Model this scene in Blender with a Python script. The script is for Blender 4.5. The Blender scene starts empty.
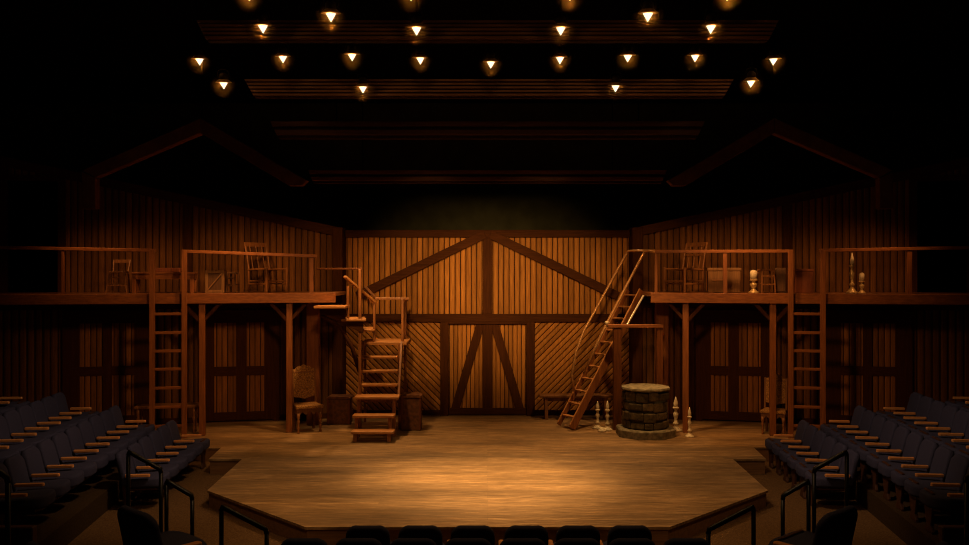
import bpy, bmesh, math, random
from mathutils import Vector, Matrix
random.seed(7)
S = bpy.context.scene
COL = S.collection
PI = math.pi
F, CX, CY, H = 850.0, 487.5, 272.5, 3.3     # focal length in pixels, principal point, eye height


def at(px, py, d):
    """photo pixel + depth -> world point"""
    return Vector(((px - CX) * d / F, d, H - (py - CY) * d / F))


def zat(py, d): return H - (py - CY) * d / F
def xat(px, d): return (px - CX) * d / F


# ------------------------------------------------------------------ materials
def _new(name):
    m = bpy.data.materials.new(name); m.use_nodes = True
    nt = m.node_tree; nt.nodes.clear()
    o = nt.nodes.new('ShaderNodeOutputMaterial'); b = nt.nodes.new('ShaderNodeBsdfPrincipled')
    nt.links.new(b.outputs[0], o.inputs[0])
    return m, nt, b


def wood(name, c1, c2, grain=(14, 14, 1.2), rough=.5, rnd=.3, bump=.25, spec=.4):
    m, nt, b = _new(name); N = nt.nodes.new; L = nt.links.new
    tc = N('ShaderNodeTexCoord'); mp = N('ShaderNodeMapping'); mp.inputs['Scale'].default_value = grain
    L(tc.outputs['Object'], mp.inputs[0])
    geo = N('ShaderNodeNewGeometry')
    off = N('ShaderNodeVectorMath'); off.operation = 'ADD'
    sc = N('ShaderNodeVectorMath'); sc.operation = 'SCALE'; sc.inputs[0].default_value = (13, 7, 5)
    L(geo.outputs['Random Per Island'], sc.inputs['Scale'])
    L(mp.outputs[0], off.inputs[0]); L(sc.outputs[0], off.inputs[1])
    n = N('ShaderNodeTexNoise'); n.inputs['Scale'].default_value = 1.6; n.inputs['Detail'].default_value = 7
    n.inputs['Roughness'].default_value = .65; n.inputs['Distortion'].default_value = .5
    L(off.outputs[0], n.inputs['Vector'])
    r = N('ShaderNodeValToRGB'); r.color_ramp.elements[0].position = .3; r.color_ramp.elements[1].position = .72
    r.color_ramp.elements[0].color = (*c1, 1); r.color_ramp.elements[1].color = (*c2, 1)
    L(n.outputs['Fac'], r.inputs[0])
    mr = N('ShaderNodeMapRange'); mr.inputs['To Min'].default_value = 1 - rnd; mr.inputs['To Max'].default_value = 1 + rnd * .6
    L(geo.outputs['Random Per Island'], mr.inputs[0])
    mx = N('ShaderNodeVectorMath'); mx.operation = 'SCALE'
    L(r.outputs[0], mx.inputs[0]); L(mr.outputs[0], mx.inputs['Scale'])
    L(mx.outputs[0], b.inputs['Base Color'])
    bp = N('ShaderNodeBump'); bp.inputs['Strength'].default_value = bump; bp.inputs['Distance'].default_value = .01
    L(n.outputs['Fac'], bp.inputs['Height']); L(bp.outputs[0], b.inputs['Normal'])
    b.inputs['Roughness'].default_value = rough
    b.inputs['Specular IOR Level'].default_value = spec
    return m


def stuff(name, c1, c2, scale=30, rough=.8, bump=.3, metal=0, spec=.3, detail=5, sheen=0):
    m, nt, b = _new(name); N = nt.nodes.new; L = nt.links.new
    tc = N('ShaderNodeTexCoord'); n = N('ShaderNodeTexNoise'); n.inputs['Scale'].default_value = scale
    n.inputs['Detail'].default_value = detail
    L(tc.outputs['Object'], n.inputs['Vector'])
    r = N('ShaderNodeValToRGB'); r.color_ramp.elements[0].position = .35; r.color_ramp.elements[1].position = .68
    r.color_ramp.elements[0].color = (*c1, 1); r.color_ramp.elements[1].color = (*c2, 1)
    L(n.outputs['Fac'], r.inputs[0])
    L(r.outputs[0], b.inputs['Base Color'])
    bp = N('ShaderNodeBump'); bp.inputs['Strength'].default_value = bump; bp.inputs['Distance'].default_value = .01
    L(n.outputs['Fac'], bp.inputs['Height']); L(bp.outputs[0], b.inputs['Normal'])
    b.inputs['Roughness'].default_value = rough; b.inputs['Metallic'].default_value = metal
    b.inputs['Specular IOR Level'].default_value = spec
    b.inputs['Sheen Weight'].default_value = sheen
    return m


def emit(name, col, strength):
    m = bpy.data.materials.new(name); m.use_nodes = True; nt = m.node_tree; nt.nodes.clear()
    o = nt.nodes.new('ShaderNodeOutputMaterial'); e = nt.nodes.new('ShaderNodeEmission')
    e.inputs[0].default_value = (*col, 1); e.inputs[1].default_value = strength
    nt.links.new(e.outputs[0], o.inputs[0]); return m


def stage_floor_mat():
    m, nt, b = _new('stage_planks'); N = nt.nodes.new; L = nt.links.new
    tc = N('ShaderNodeTexCoord')
    br = N('ShaderNodeTexBrick'); br.offset = .37; br.inputs['Scale'].default_value = 1
    br.inputs['Brick Width'].default_value = 4.2; br.inputs['Row Height'].default_value = .11
    br.inputs['Mortar Size'].default_value = .0045; br.inputs['Mortar Smooth'].default_value = .2
    br.inputs['Color1'].default_value = (.8, .8, .8, 1); br.inputs['Color2'].default_value = (1.1, 1.1, 1.1, 1)
    br.inputs['Mortar'].default_value = (.8, .8, .8, 1)
    L(tc.outputs['Object'], br.inputs['Vector'])
    mp = N('ShaderNodeMapping'); mp.inputs['Scale'].default_value = (1.6, 26, 1); L(tc.outputs['Object'], mp.inputs[0])
    n = N('ShaderNodeTexNoise'); n.inputs['Scale'].default_value = 1.5; n.inputs['Detail'].default_value = 9
    n.inputs['Roughness'].default_value = .72; n.inputs['Distortion'].default_value = .4
    L(mp.outputs[0], n.inputs['Vector'])
    r = N('ShaderNodeValToRGB'); e = r.color_ramp.elements
    e[0].position = .30; e[0].color = (.10, .050, .017, 1); e[1].position = .70; e[1].color = (.56, .34, .145, 1)
    k = e.new(.5); k.color = (.27, .150, .055, 1)
    L(n.outputs['Fac'], r.inputs[0])
    n2 = N('ShaderNodeTexNoise'); n2.inputs['Scale'].default_value = .7; n2.inputs['Detail'].default_value = 3
    mp2 = N('ShaderNodeMapping'); mp2.inputs['Scale'].default_value = (.6, 2.2, 1); L(tc.outputs['Object'], mp2.inputs[0]); L(mp2.outputs[0], n2.inputs['Vector'])
    mr = N('ShaderNodeMapRange'); mr.inputs['From Min'].default_value = .3; mr.inputs['From Max'].default_value = .7
    mr.inputs['To Min'].default_value = .62; mr.inputs['To Max'].default_value = 1.25; L(n2.outputs['Fac'], mr.inputs[0])
    m1 = N('ShaderNodeVectorMath'); m1.operation = 'MULTIPLY'; L(r.outputs[0], m1.inputs[0]); L(br.outputs['Color'], m1.inputs[1])
    m2 = N('ShaderNodeVectorMath'); m2.operation = 'SCALE'; L(m1.outputs[0], m2.inputs[0]); L(mr.outputs[0], m2.inputs['Scale'])
    L(m2.outputs[0], b.inputs['Base Color'])
    rr = N('ShaderNodeMapRange'); rr.inputs['To Min'].default_value = .42; rr.inputs['To Max'].default_value = .68
    L(n.outputs['Fac'], rr.inputs[0]); L(rr.outputs[0], b.inputs['Roughness'])
    bp = N('ShaderNodeBump'); bp.inputs['Strength'].default_value = .25; bp.inputs['Distance'].default_value = .008
    L(n.outputs['Fac'], bp.inputs['Height']); L(bp.outputs[0], b.inputs['Normal'])
    b.inputs['Specular IOR Level'].default_value = .35
    return m


V = (16, 16, 1.3); Hx = (1.3, 16, 16); Hy = (16, 1.3, 16)
M = dict(
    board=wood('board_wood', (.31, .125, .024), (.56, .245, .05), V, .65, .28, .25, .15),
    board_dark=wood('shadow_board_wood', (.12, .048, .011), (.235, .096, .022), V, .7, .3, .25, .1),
    beam_v=wood('beam_wood_upright', (.048, .015, .0035), (.092, .030, .007), V, .7, .25, .25, .08),
    beam_h=wood('beam_wood_level', (.048, .015, .0035), (.092, .030, .007), Hx, .7, .25, .25, .08),
    brown_v=wood('brown_wood_upright', (.16, .05, .011), (.33, .115, .026), V, .45, .25),
    brown_h=wood('brown_wood_level', (.16, .05, .011), (.33, .115, .026), Hx, .45, .25),
    door_board=wood('door_board_wood', (.21, .085, .019), (.40, .165, .037), V, .7, .3, .25, .1),
    frame_v=wood('frame_wood', (.085, .026, .006), (.17, .055, .013), V, .5, .25, .25, .15),
    tread=wood('tread_wood', (.30, .115, .028), (.54, .24, .07), Hx, .4, .2),
    stair=wood('stair_wood', (.17, .06, .014), (.36, .135, .034), V, .45, .2),
    furn=wood('furniture_wood', (.14, .055, .014), (.30, .12, .032), V, .5, .2),
    darkfurn=wood('dark_furniture_wood', (.06, .026, .008), (.13, .055, .016), V, .6, .2),
    crate=wood('crate_wood', (.15, .072, .022), (.30, .145, .045), V, .7, .3),
    red=wood('reddish_wood', (.12, .032, .010), (.23, .066, .018), V, .5, .2),
    groove=stuff('groove_shadow', (.035, .012, .002), (.06, .020, .004), 20, .9),
    black=stuff('black_paint', (.0015, .0014, .0013), (.003, .0028, .0026), 8, .95, 0, 0, .05),
    cyc=stuff('dark_olive_drape', (.045, .042, .022), (.065, .060, .032), 3, .95, .1, 0, .05),
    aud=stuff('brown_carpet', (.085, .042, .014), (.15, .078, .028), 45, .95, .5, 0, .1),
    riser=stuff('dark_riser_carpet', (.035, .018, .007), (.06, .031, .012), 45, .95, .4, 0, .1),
    skirt=wood('stage_skirt_wood', (.14, .062, .02), (.26, .12, .04), Hx, .6, .2),
    fabric=stuff('navy_fabric', (.040, .036, .064), (.060, .055, .094), 160, .95, .4, 0, .08, 4, 0),
    armw=wood('armrest_wood', (.50, .19, .05), (.78, .34, .10), Hx, .3, .1, .1, .6),
    panel=wood('seat_panel_wood', (.045, .015, .006), (.09, .03, .011), V, .5, .2),
    metal=stuff('black_metal', (.006, .0055, .005), (.011, .010, .009), 40, .38, .05, .3, .5),
    rail=stuff('bronze_rail', (.34, .16, .05), (.55, .28, .10), 60, .3, .05, .35, .6),
    paler=stuff('pale_rail', (.55, .42, .26), (.75, .6, .4), 60, .3, .05, .2, .6),
    bone=stuff('bone_wood', (.52, .39, .22), (.82, .66, .42), 25, .5, .2, 0, .4),
    brass=stuff('brass_holder', (.40, .26, .10), (.70, .48, .20), 25, .4, .2, .3, .5),
    wax=stuff('candle_wax', (.60, .46, .27), (.82, .68, .45), 14, .5, .1, 0, .4),
    stone=wood('well_stone', (.06, .043, .02), (.23, .165, .08), (6, 6, 6), .9, .45, .9, .15),
    slab=stuff('well_slab', (.16, .125, .07), (.33, .26, .15), 12, .85, .6, 0, .2, 8),
    mortar=stuff('well_mortar', (.035, .026, .013), (.06, .046, .024), 20, .95),
    leather=stuff('trunk_leather', (.10, .034, .011), (.21, .078, .026), 12, .55, .5, 0, .4),
    tapes=stuff('tapestry_cloth', (.17, .08, .022), (.46, .24, .075), 42, .9, .6, 0, .1, 2),
    lamp=emit('lamp_glow', (1, .84, .58), 1.35),
    lamphouse=stuff('lamp_housing', (.012, .006, .003), (.02, .01, .005), 20, .6, .1, 0, .1),
    dish=stuff('lamp_reflector', (.16, .075, .02), (.24, .12, .035), 20, .5, .1, 0, .2),
    rafter=wood('rafter_wood', (.10, .034, .011), (.19, .066, .02), (3, 3, 3), .7, .2, .25, .1),
    slat=wood('ceiling_slat_wood', (.095, .030, .008), (.17, .056, .016), Hx, .6, .2),
)
M['stagefloor'] = stage_floor_mat()


def halo_mat():  # scatter fading outwards, imitates the glow around a lamp
    m = bpy.data.materials.new('halo_scatter'); m.use_nodes = True; nt = m.node_tree; nt.nodes.clear(); N = nt.nodes.new; L = nt.links.new
    o = N('ShaderNodeOutputMaterial'); v = N('ShaderNodeVolumeScatter'); v.inputs['Color'].default_value = (1, .52, .13, 1)
    tc = N('ShaderNodeTexCoord'); mp = N('ShaderNodeVectorMath'); mp.operation = 'SCALE'; mp.inputs['Scale'].default_value = 1 / .2
    g = N('ShaderNodeTexGradient'); g.gradient_type = 'QUADRATIC_SPHERE'
    L(tc.outputs['Object'], mp.inputs[0]); L(mp.outputs[0], g.inputs[0])
    k = N('ShaderNodeMath'); k.operation = 'MULTIPLY'; k.inputs[1].default_value = 1.5; L(g.outputs['Fac'], k.inputs[0])
    L(k.outputs[0], v.inputs['Density']); L(v.outputs[0], o.inputs['Volume']); return m


M['halo'] = halo_mat()


# ------------------------------------------------------------------ mesh helpers
def rotz(a): return Matrix.Rotation(a, 4, 'Z')


class MB:
    def __init__(s): s.bm = bmesh.new(); s.mi = 0

    def _fin(s, verts, mat=None):
        if mat is not None: bmesh.ops.transform(s.bm, matrix=mat, verts=list(verts))
        return s

    def box(s, x0, x1, y0, y1, z0, z1, bev=0, seg=2, mat=None):
        r = bmesh.ops.create_cube(s.bm, size=1); vs = r['verts']
        bmesh.ops.transform(s.bm, verts=vs, matrix=Matrix.Translation(((x0 + x1) / 2, (y0 + y1) / 2, (z0 + z1) / 2)) @ Matrix.Diagonal((abs(x1 - x0), abs(y1 - y0), abs(z1 - z0), 1)))
        return s._bv(vs, bev, seg, mat)

    def _bv(s, vs, bev, seg, mat):
        fs = {f for v in vs for f in v.link_faces}
        for f in fs: f.material_index = s.mi
        if bev:
            es = {e for v in vs for e in v.link_edges}
            r = bmesh.ops.bevel(s.bm, geom=list(es), offset=bev, segments=seg, affect='EDGES', profile=.5, clamp_overlap=True)
            allv = set(r['verts']) | {v for v in vs if v.is_valid}
            vs = [v for v in allv if v.is_valid]
            for f in r['faces']: f.material_index = s.mi
        if mat is not None: bmesh.ops.transform(s.bm, matrix=mat, verts=list(vs))
        return s

    def bar(s, a, b, w, h, up=(0, 0, 1), bev=0):
        """rectangular bar from a to b; w across, h along 'up'"""
        a, b = Vector(a), Vector(b); z = (b - a).normalized(); L = (b - a).length
        u = Vector(up); x = u.cross(z)
        if x.length < 1e-4: x = Vector((1, 0, 0)).cross(z)
        x.normalize(); y = z.cross(x)
        m = Matrix((x, y, z)).transposed().to_4x4(); m.translation = (a + b) / 2
        return s.box(-w / 2, w / 2, -h / 2, h / 2, -L / 2, L / 2, bev, 1, m)

    def prism(s, pts, ax, d0, d1, mat=None, bev=0, seg=2):
        """extrude a polygon. ax='z': pts=(x,y); ax='y': pts=(x,z); ax='x': pts=(y,z)"""
        def P(p, d):
            return {'z': (p[0], p[1], d), 'y': (p[0], d, p[1]), 'x': (d, p[0], p[1])}[ax]
        A = [s.bm.verts.new(P(p, d0)) for p in pts]; B = [s.bm.verts.new(P(p, d1)) for p in pts]
        n = len(pts); fs = [s.bm.faces.new(A[::-1]), s.bm.faces.new(B)]
        for i in range(n): fs.append(s.bm.faces.new((A[i], A[(i + 1) % n], B[(i + 1) % n], B[i])))
        for f in fs: f.material_index = s.mi
        bmesh.ops.recalc_face_normals(s.bm, faces=fs)
        vs = A + B
        if bev:
            cap = set(fs[0].edges) | set(fs[1].edges)
            r = bmesh.ops.bevel(s.bm, geom=list(cap), offset=bev, segments=seg, affect='EDGES', profile=.5, clamp_overlap=True)
            vs = list({v for v in (set(r['verts']) | {w for w in vs if w.is_valid}) if v.is_valid})
            for f in r['faces']: f.material_index = s.mi
        if mat is not None: bmesh.ops.transform(s.bm, matrix=mat, verts=vs)
        return s

    def tube(s, pts, r, seg=8, rad=None):
        pts = [Vector(p) for p in pts]; n = len(pts); rings = []
        ref = None
        for i, p in enumerate(pts):
            t = (pts[min(i + 1, n - 1)] - pts[max(i - 1, 0)]).normalized()
            if ref is None:
                ref = Vector((0, 0, 1)) if abs(t.z) < .9 else Vector((1, 0, 0))
            x = ref.cross(t)
            if x.length < 1e-4: x = Vector((1, 0, 0)).cross(t)
            x.normalize(); y = t.cross(x); ref = y
            rr = rad[i] if rad else r
            rings.append([s.bm.verts.new(p + (x * math.cos(a) + y * math.sin(a)) * rr) for a in [2 * PI * k / seg for k in range(seg)]])
        fs = []
        for i in range(n - 1):
            for k in range(seg):
                fs.append(s.bm.faces.new((rings[i][k], rings[i][(k + 1) % seg], rings[i + 1][(k + 1) % seg], rings[i + 1][k])))
        for f in fs: f.smooth = True
        fs += [s.bm.faces.new(rings[0][::-1]), s.bm.faces.new(rings[-1])]
        for f in fs: f.material_index = s.mi
        return s

    def lathe(s, prof, seg=16, loc=(0, 0, 0), smooth=True, ang=0):
        loc = Vector(loc); rings = []
        for r, z in prof:
            rings.append([s.bm.verts.new(loc + Vector((r * math.cos(ang + 2 * PI * k / seg), r * math.sin(ang + 2 * PI * k / seg), z))) for k in range(seg)])
        for i in range(len(rings) - 1):
            for k in range(seg):
                f = s.bm.faces.new((rings[i][k], rings[i][(k + 1) % seg], rings[i + 1][(k + 1) % seg], rings[i + 1][k]))
                f.smooth = smooth; f.material_index = s.mi
        for q in (rings[0][::-1], rings[-1]):
            f = s.bm.faces.new(q); f.material_index = s.mi
        return s

    def build(s, name, mats, parent=None, loc=None, smooth=False):
        me = bpy.data.meshes.new(name)
        bmesh.ops.recalc_face_normals(s.bm, faces=s.bm.faces)
        s.bm.to_mesh(me); s.bm.free()
        for m in (mats if isinstance(mats, (list, tuple)) else [mats]): me.materials.append(m)
        if smooth:
            for p in me.polygons: p.use_smooth = True
        o = bpy.data.objects.new(name, me); COL.objects.link(o)
        if parent: o.parent = parent
        if loc is not None: o.location = loc
        return o


def tag(o, label, cat, group=None, kind=None):
    o['label'] = label; o['category'] = cat
    if group: o['group'] = group
    if kind: o['kind'] = kind
    return o


def thing(name, label, cat, loc=(0, 0, 0), rz=0, group=None):
    o = bpy.data.objects.new(name, None); COL.objects.link(o); o.empty_display_size = .1
    o.location = loc; o.rotation_euler = (0, 0, rz)
    return tag(o, label, cat, group)


def struct(o): o['kind'] = 'structure'; return o


def kids(o): return [c for c in bpy.data.objects if c.parent == o]


def dup(root, loc, rz, label, group=None):
    r = root.copy(); COL.objects.link(r); r.location = loc; r.rotation_euler = (0, 0, rz); r['label'] = label
    if group: r['group'] = group
    for ch in kids(root):
        c = ch.copy(); COL.objects.link(c); c.parent = r
        for g in kids(ch):
            e = g.copy(); COL.objects.link(e); e.parent = c
    return r


def clip(poly, region):
    """convex clip (region counter-clockwise)"""
    out = poly
    n = len(region)
    for i in range(n):
        a, b = region[i], region[(i + 1) % n]
        inp, out = out, []
        if not inp: return []
        def side(p): return (b[0] - a[0]) * (p[1] - a[1]) - (b[1] - a[1]) * (p[0] - a[0])
        for j in range(len(inp)):
            p, q = inp[j], inp[(j + 1) % len(inp)]
            sp, sq = side(p), side(q)
            if sp >= 0: out.append(p)
            if (sp >= 0) != (sq >= 0):
                t = sp / (sp - sq); out.append((p[0] + (q[0] - p[0]) * t, p[1] + (q[1] - p[1]) * t))
    return out


def area(p): return abs(sum(p[i][0] * p[(i + 1) % len(p)][1] - p[(i + 1) % len(p)][0] * p[i][1] for i in range(len(p)))) / 2


def boards(mb, region, pitch, gap, ang, place, thick=.028, back=True):
    """plank strips at an angle clipped to a convex region of a wall; place(u, z, off) -> world"""
    dv = (math.cos(ang), math.sin(ang)); nv = (-dv[1], dv[0])
    lo = min(p[0] * nv[0] + p[1] * nv[1] for p in region); hi = max(p[0] * nv[0] + p[1] * nv[1] for p in region)
    k = math.floor(lo / pitch)
    while k * pitch < hi:
        a, b = k * pitch + gap / 2, (k + 1) * pitch - gap / 2; k += 1
        st = [(nv[0] * t + dv[0] * w, nv[1] * t + dv[1] * w) for t, w in ((a, -60), (a, 60), (b, 60), (b, -60))]
        if area(st) and ((st[1][0] - st[0][0]) * (st[2][1] - st[1][1]) - (st[1][1] - st[0][1]) * (st[2][0] - st[1][0])) < 0: st = st[::-1]
        c = clip(st, region)
        if len(c) < 3 or area(c) < 1e-4: continue
        # chamfered plank
        cx = sum(p[0] for p in c) / len(c); cz = sum(p[1] for p in c) / len(c)
        A = [mb.bm.verts.new(place(p[0], p[1], 0)) for p in c]
        B = [mb.bm.verts.new(place(p[0], p[1], thick * .55)) for p in c]
        ins = []
        for p in c:
            t = (p[0] * nv[0] + p[1] * nv[1]); mid = (a + b) / 2
            q = -1 if t > mid else 1
            sh = min(pitch * .2, abs(t - mid) * .9) * q
            ins.append((p[0] + nv[0] * sh, p[1] + nv[1] * sh))
        D = [mb.bm.verts.new(place(p[0], p[1], thick)) for p in ins]
        n = len(c)
        for X, Y in ((A, B), (B, D)):
            for i in range(n):
                f = mb.bm.faces.new((X[i], X[(i + 1) % n], Y[(i + 1) % n], Y[i])); f.material_index = 0
        f = mb.bm.faces.new(D); f.material_index = 0
    if back:
        A = [mb.bm.verts.new(place(p[0], p[1], .002)) for p in region]
        B = [mb.bm.verts.new(place(p[0], p[1], -.08)) for p in region]
        n = len(region)
        fs = [mb.bm.faces.new(A), mb.bm.faces.new(B[::-1])] + [mb.bm.faces.new((A[i], B[i], B[(i + 1) % n], A[(i + 1) % n])) for i in range(n)]
        for f in fs: f.material_index = 1


# ------------------------------------------------------------------ the shell
YB = 19.68                               # rear barn wall
FA = -.26                                # auditorium floor below the stage


def backplace(u, z, off): return (u, YB - off, z)


XB = 3.37; ZT = 4.28
mb = MB()
boards(mb, [(-XB, 2.3), (XB, 2.3), (XB, ZT - .04), (-XB, ZT - .04)], .125, .023, PI / 2, backplace)
boards(mb, [(-XB, .1), (-1.08, .1), (-1.08, 2.3), (-XB, 2.3)], .105, .018, -PI / 4, backplace)
boards(mb, [(1.08, .1), (XB, .1), (XB, 2.3), (1.08, 2.3)], .105, .018, PI / 4, backplace)
struct(mb.build('wall_back', [M['board'], M['groove']]))


def trim(name, pts, mat, d0, d1):
    return struct(MB().prism(pts, 'y', d0, d1, bev=.008, seg=1).build(name, mat))


Y0, Y1 = YB - .085, YB - .0
trim('trim_1', [(-XB, ZT - .17), (XB, ZT - .17), (XB, ZT), (-XB, ZT)], M['beam_h'], YB - .10, YB + .05)          # top plate
trim('trim_2', [(-XB, 2.16), (XB, 2.16), (XB, 2.345), (-XB, 2.345)], M['beam_h'], YB - .105, YB)                 # middle beam
trim('trim_3', [(-.105, 2.345), (.105, 2.345), (.105, ZT - .17), (-.105, ZT - .17)], M['beam_v'], YB - .10, YB)  # centre post
for i, s in enumerate((-1, 1)):
    a = Vector((s * .06, ZT - .10)); b = Vector((s * 3.0, 2.76)); n = Vector((a.y - b.y, b.x - a.x)).normalized() * .10
    p = [a + n, b + n, b - n, a - n]
    trim('trim_%d' % (4 + i), [tuple(q) for q in p], M['beam_h'], YB - .118, YB)
    trim('trim_%d' % (6 + i), [(s * 1.09, 0), (s * XB, 0), (s * XB, .12), (s * 1.09, .12)], M['beam_h'], YB - .06, YB)
    # door jambs and corner posts
    x0, x1 = s * .90, s * 1.09
    trim('trim_%d' % (8 + i), [(x0, 0), (x1, 0), (x1, 2.16), (x0, 2.16)], M['beam_v'], YB - .11, YB)
    struct(MB().box(s * (XB - .10), s * (XB + .13), 19.16, YB + .1, 0, ZT + .04, .012).build('trim_%d' % (10 + i), M['beam_v']))
trim('trim_12', [(-.90, 2.11), (.90, 2.11), (.90, 2.16), (-.90, 2.16)], M['beam_h'], YB - .11, YB)
# the barn door
mb = MB()
boards(mb, [(-.90, .02), (.90, .02), (.90, 2.11), (-.90, 2.11)], .098, .016, PI / 2, backplace, .02)
door = struct(mb.build('door_1', [M['board'], M['groove']]))
b2 = MB(); b2.box(-.115, .115, YB - .07, YB - .0, .02, 2.11, .006); b2.build('centre_stile', M['beam_v'], door)
b2 = MB(); b2.box(-.90, .90, YB - .075, YB, .02, .17, .006); b2.build('bottom_rail', M['beam_h'], door)
for s in (-1, 1):
    p = [(s * .06, 2.11), (s * .26, 2.11), (s * .84, .17), (s * .64, .17)]
    MB().prism(p, 'y', YB - .06, YB - .01, bev=.006, seg=1).build('door_brace', M['beam_v'], door)

# olive drape behind the barn wall
struct(MB().box(-14, 14, 21.6, 21.7, -.3, 7.6).build('wall_rear', M['cyc']))
struct(MB().box(-14, 14, -3, 21.7, 7.6, 7.7).build('ceiling', M['black']))
struct(MB().box(-14.1, -14, -3, 21.7, -.3, 7.7).build('wall_outer_left', M['black']))
struct(MB().box(14, 14.1, -3, 21.7, -.3, 7.7).build('wall_outer_right', M['black']))
struct(MB().box(-14, 14, -3, 21.7, FA - .1, FA).build('floor', M['aud']))

# angled side walls
SL, A0, YA = .203, 3.37, 19.3
NL = math.sqrt(1 + SL * SL)


def wd(a): return YA - SL * (a - A0)
def wtop(a): return 4.29 + .208 * (a - A0)
def wall_a(px):
    k = abs(px - CX) / F; d = (YA + SL * A0) / (1 + SL * k); return k * d
def wz(py, a): return zat(py, wd(a))
def sideplace(s):
    def f(a, z, off): return (s * a - s * SL * off / NL, wd(a) - off / NL, z)
    return f


def side_prism(s, pts, o0, o1):
    mb = MB(); f = sideplace(s)
    A = [mb.bm.verts.new(f(p[0], p[1], o0)) for p in pts]; B = [mb.bm.verts.new(f(p[0], p[1], o1)) for p in pts]
    n = len(pts); mb.bm.faces.new(A[::-1]); mb.bm.faces.new(B)
    for i in range(n): mb.bm.faces.new((A[i], A[(i + 1) % n], B[(i + 1) % n], B[i]))
    bmesh.ops.recalc_face_normals(mb.bm, faces=mb.bm.faces)
    return mb


tn = [20]


def strim(s, pts, mat, o0=-.02, o1=.06):
    o = struct(side_prism(s, pts, o0, o1).build('trim_%d' % tn[0], mat)); tn[0] += 1; return o


def rect(a0, a1, z0, z1): return [(a0, z0), (a1, z0), (a1, z1), (a0, z1)]


AE = 12.6
dn = [2]
for s, nm in ((-1, 'left'), (1, 'right')):
    a_in, a_out = wall_a(58.5), wall_a(7)            # black opening above the balcony
    zo = wz(181, (a_in + a_out) / 2)
    mb = MB(); f = sideplace(s)
    ups = [[(A0, 2.75), (a_in, 2.75), (a_in, wtop(a_in)), (A0, wtop(A0))],
           [(a_in, zo), (a_out, zo), (a_out, wtop(a_out)), (a_in, wtop(a_in))],
           [(a_out, 2.75), (AE, 2.75), (AE, wtop(AE)), (a_out, wtop(a_out))]]
    for reg in ups: boards(mb, reg, .135, .026, PI / 2, f)
    boards(mb, rect(A0, AE, 0, 2.75), .15, .034, PI / 2, f)
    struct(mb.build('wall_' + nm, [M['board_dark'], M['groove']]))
    # flat black sheet standing in for the darkness behind the opening
    mo = side_prism(s, rect(a_in - .4, a_out + .4, 2.6, zo + .3), -1.3, -1.25)
    struct(mo.build('wall_opening_' + nm, M['black']))
    strim(s, [(A0, wtop(A0) - .17), (AE, wtop(AE) - .17), (AE, wtop(AE) + .03), (A0, wtop(A0) + .03)], M['beam_h'], -.1, .09)
    strim(s, rect(a_in - .15, a_in, 2.75, wtop(a_in) - .17), M['beam_v'])
    strim(s, rect(a_out, a_out + .17, 2.75, wtop(a_out) - .17), M['beam_v'])
    strim(s, rect(a_in, a_out, zo, zo + .12), M['beam_h'])
    ac = wall_a(187.5); strim(s, rect(ac - .09, ac + .09, 2.75, wtop(ac) - .17), M['beam_v'])
    strim(s, rect(A0, AE, 2.5, 2.68), M['beam_h'])
    strim(s, rect(A0, AE, 0, .12), M['beam_h'], -.02, .045)
    # panelled double doors under the balcony
    for (p0, p1, pa, pb) in (((214.8, 236.6), (247, 264.5), 322.4, 416), ((80.5, 104), (113, 135.3), 323, 426)):
        u = sorted(wall_a(x) for x in (*p0, *p1))
        am = (u[0] + u[3]) / 2
        zt, zb = wz(pa, am), wz(pb, am); zb = max(zb, .22)
        zm1, zm0 = wz(366, am), wz(375, am)
        mbd = MB(); boards(mbd, rect(u[0] - .18, u[3] + .18, .04, zt + .14), .115, .018, PI / 2, sideplace(s), .02, True)
        bmesh.ops.translate(mbd.bm, verts=mbd.bm.verts, vec=(-s * SL * .05, -.05, 0))
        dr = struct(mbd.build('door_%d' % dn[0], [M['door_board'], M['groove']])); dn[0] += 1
        for a0, a1, z0, z1, mm in ((u[0] - .18, u[0], .04, zt + .14, 'beam_v'), (u[1], u[2], .04, zt + .14, 'beam_v'), (u[3], u[3] + .18, .04, zt + .14, 'beam_v'),
                                   (u[0], u[1], zt, zt + .14, 'beam_h'), (u[2], u[3], zt, zt + .14, 'beam_h'), (u[0], u[1], zm0, zm1, 'beam_h'), (u[2], u[3], zm0, zm1, 'beam_h'),
                                   (u[0], u[1], .04, zb, 'beam_h'), (u[2], u[3], .04, zb, 'beam_h')):
            side_prism(s, rect(a0, a1, z0, z1), .055, .10).build('door_stile' if mm == 'beam_v' else 'door_rail', M[mm], dr)
        strim(s, rect(u[0] - .32, u[0] - .18, 0, zt + .28), M['beam_v'], 0, .12)
        strim(s, rect(u[3] + .18, u[3] + .32, 0, zt + .28), M['beam_v'], 0, .12)
        strim(s, rect(u[0] - .18, u[3] + .18, zt + .14, zt + .28), M['beam_h'], 0, .12)

# ------------------------------------------------------------------ stage and seating tiers
half = [(2.36, 11.02), (4.245, 12.87), (4.34, 15.02), (4.93, 15.02), (5.02, 16.02), (13.5, 16.02), (13.5, 21.5)]
poly = half + [(-x, y) for x, y in half[::-1]]
st = MB(); st.prism(poly, 'z', -.035, 0)
stage = thing('stage_platform', 'low wooden thrust stage of long planks with angled front corners', 'stage', (0, 0, 0))
st.build('stage_deck', M['stagefloor'], stage)
inner = [(x - .02 if x < 13 else x, y + .015) for x, y in half]
MB().prism(inner + [(-x, y) for x, y in inner[::-1]], 'z', FA, -.036).build('stage_skirt', M['skirt'], stage)

ROWS = {  # arm tip at near end, arm tip at far end, seats, floor
    1: ((-5.02, 12.65), (-5.30, 15.75), 6, FA),
    2: ((-5.60, 10.35), (-6.22, 15.49), 10, .05),
    3: ((-6.62, 11.40), (-7.11, 15.25), 8, .32),
    4: ((-7.86, 13.45), (-8.02, 14.70), 2, .60),
}


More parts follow.
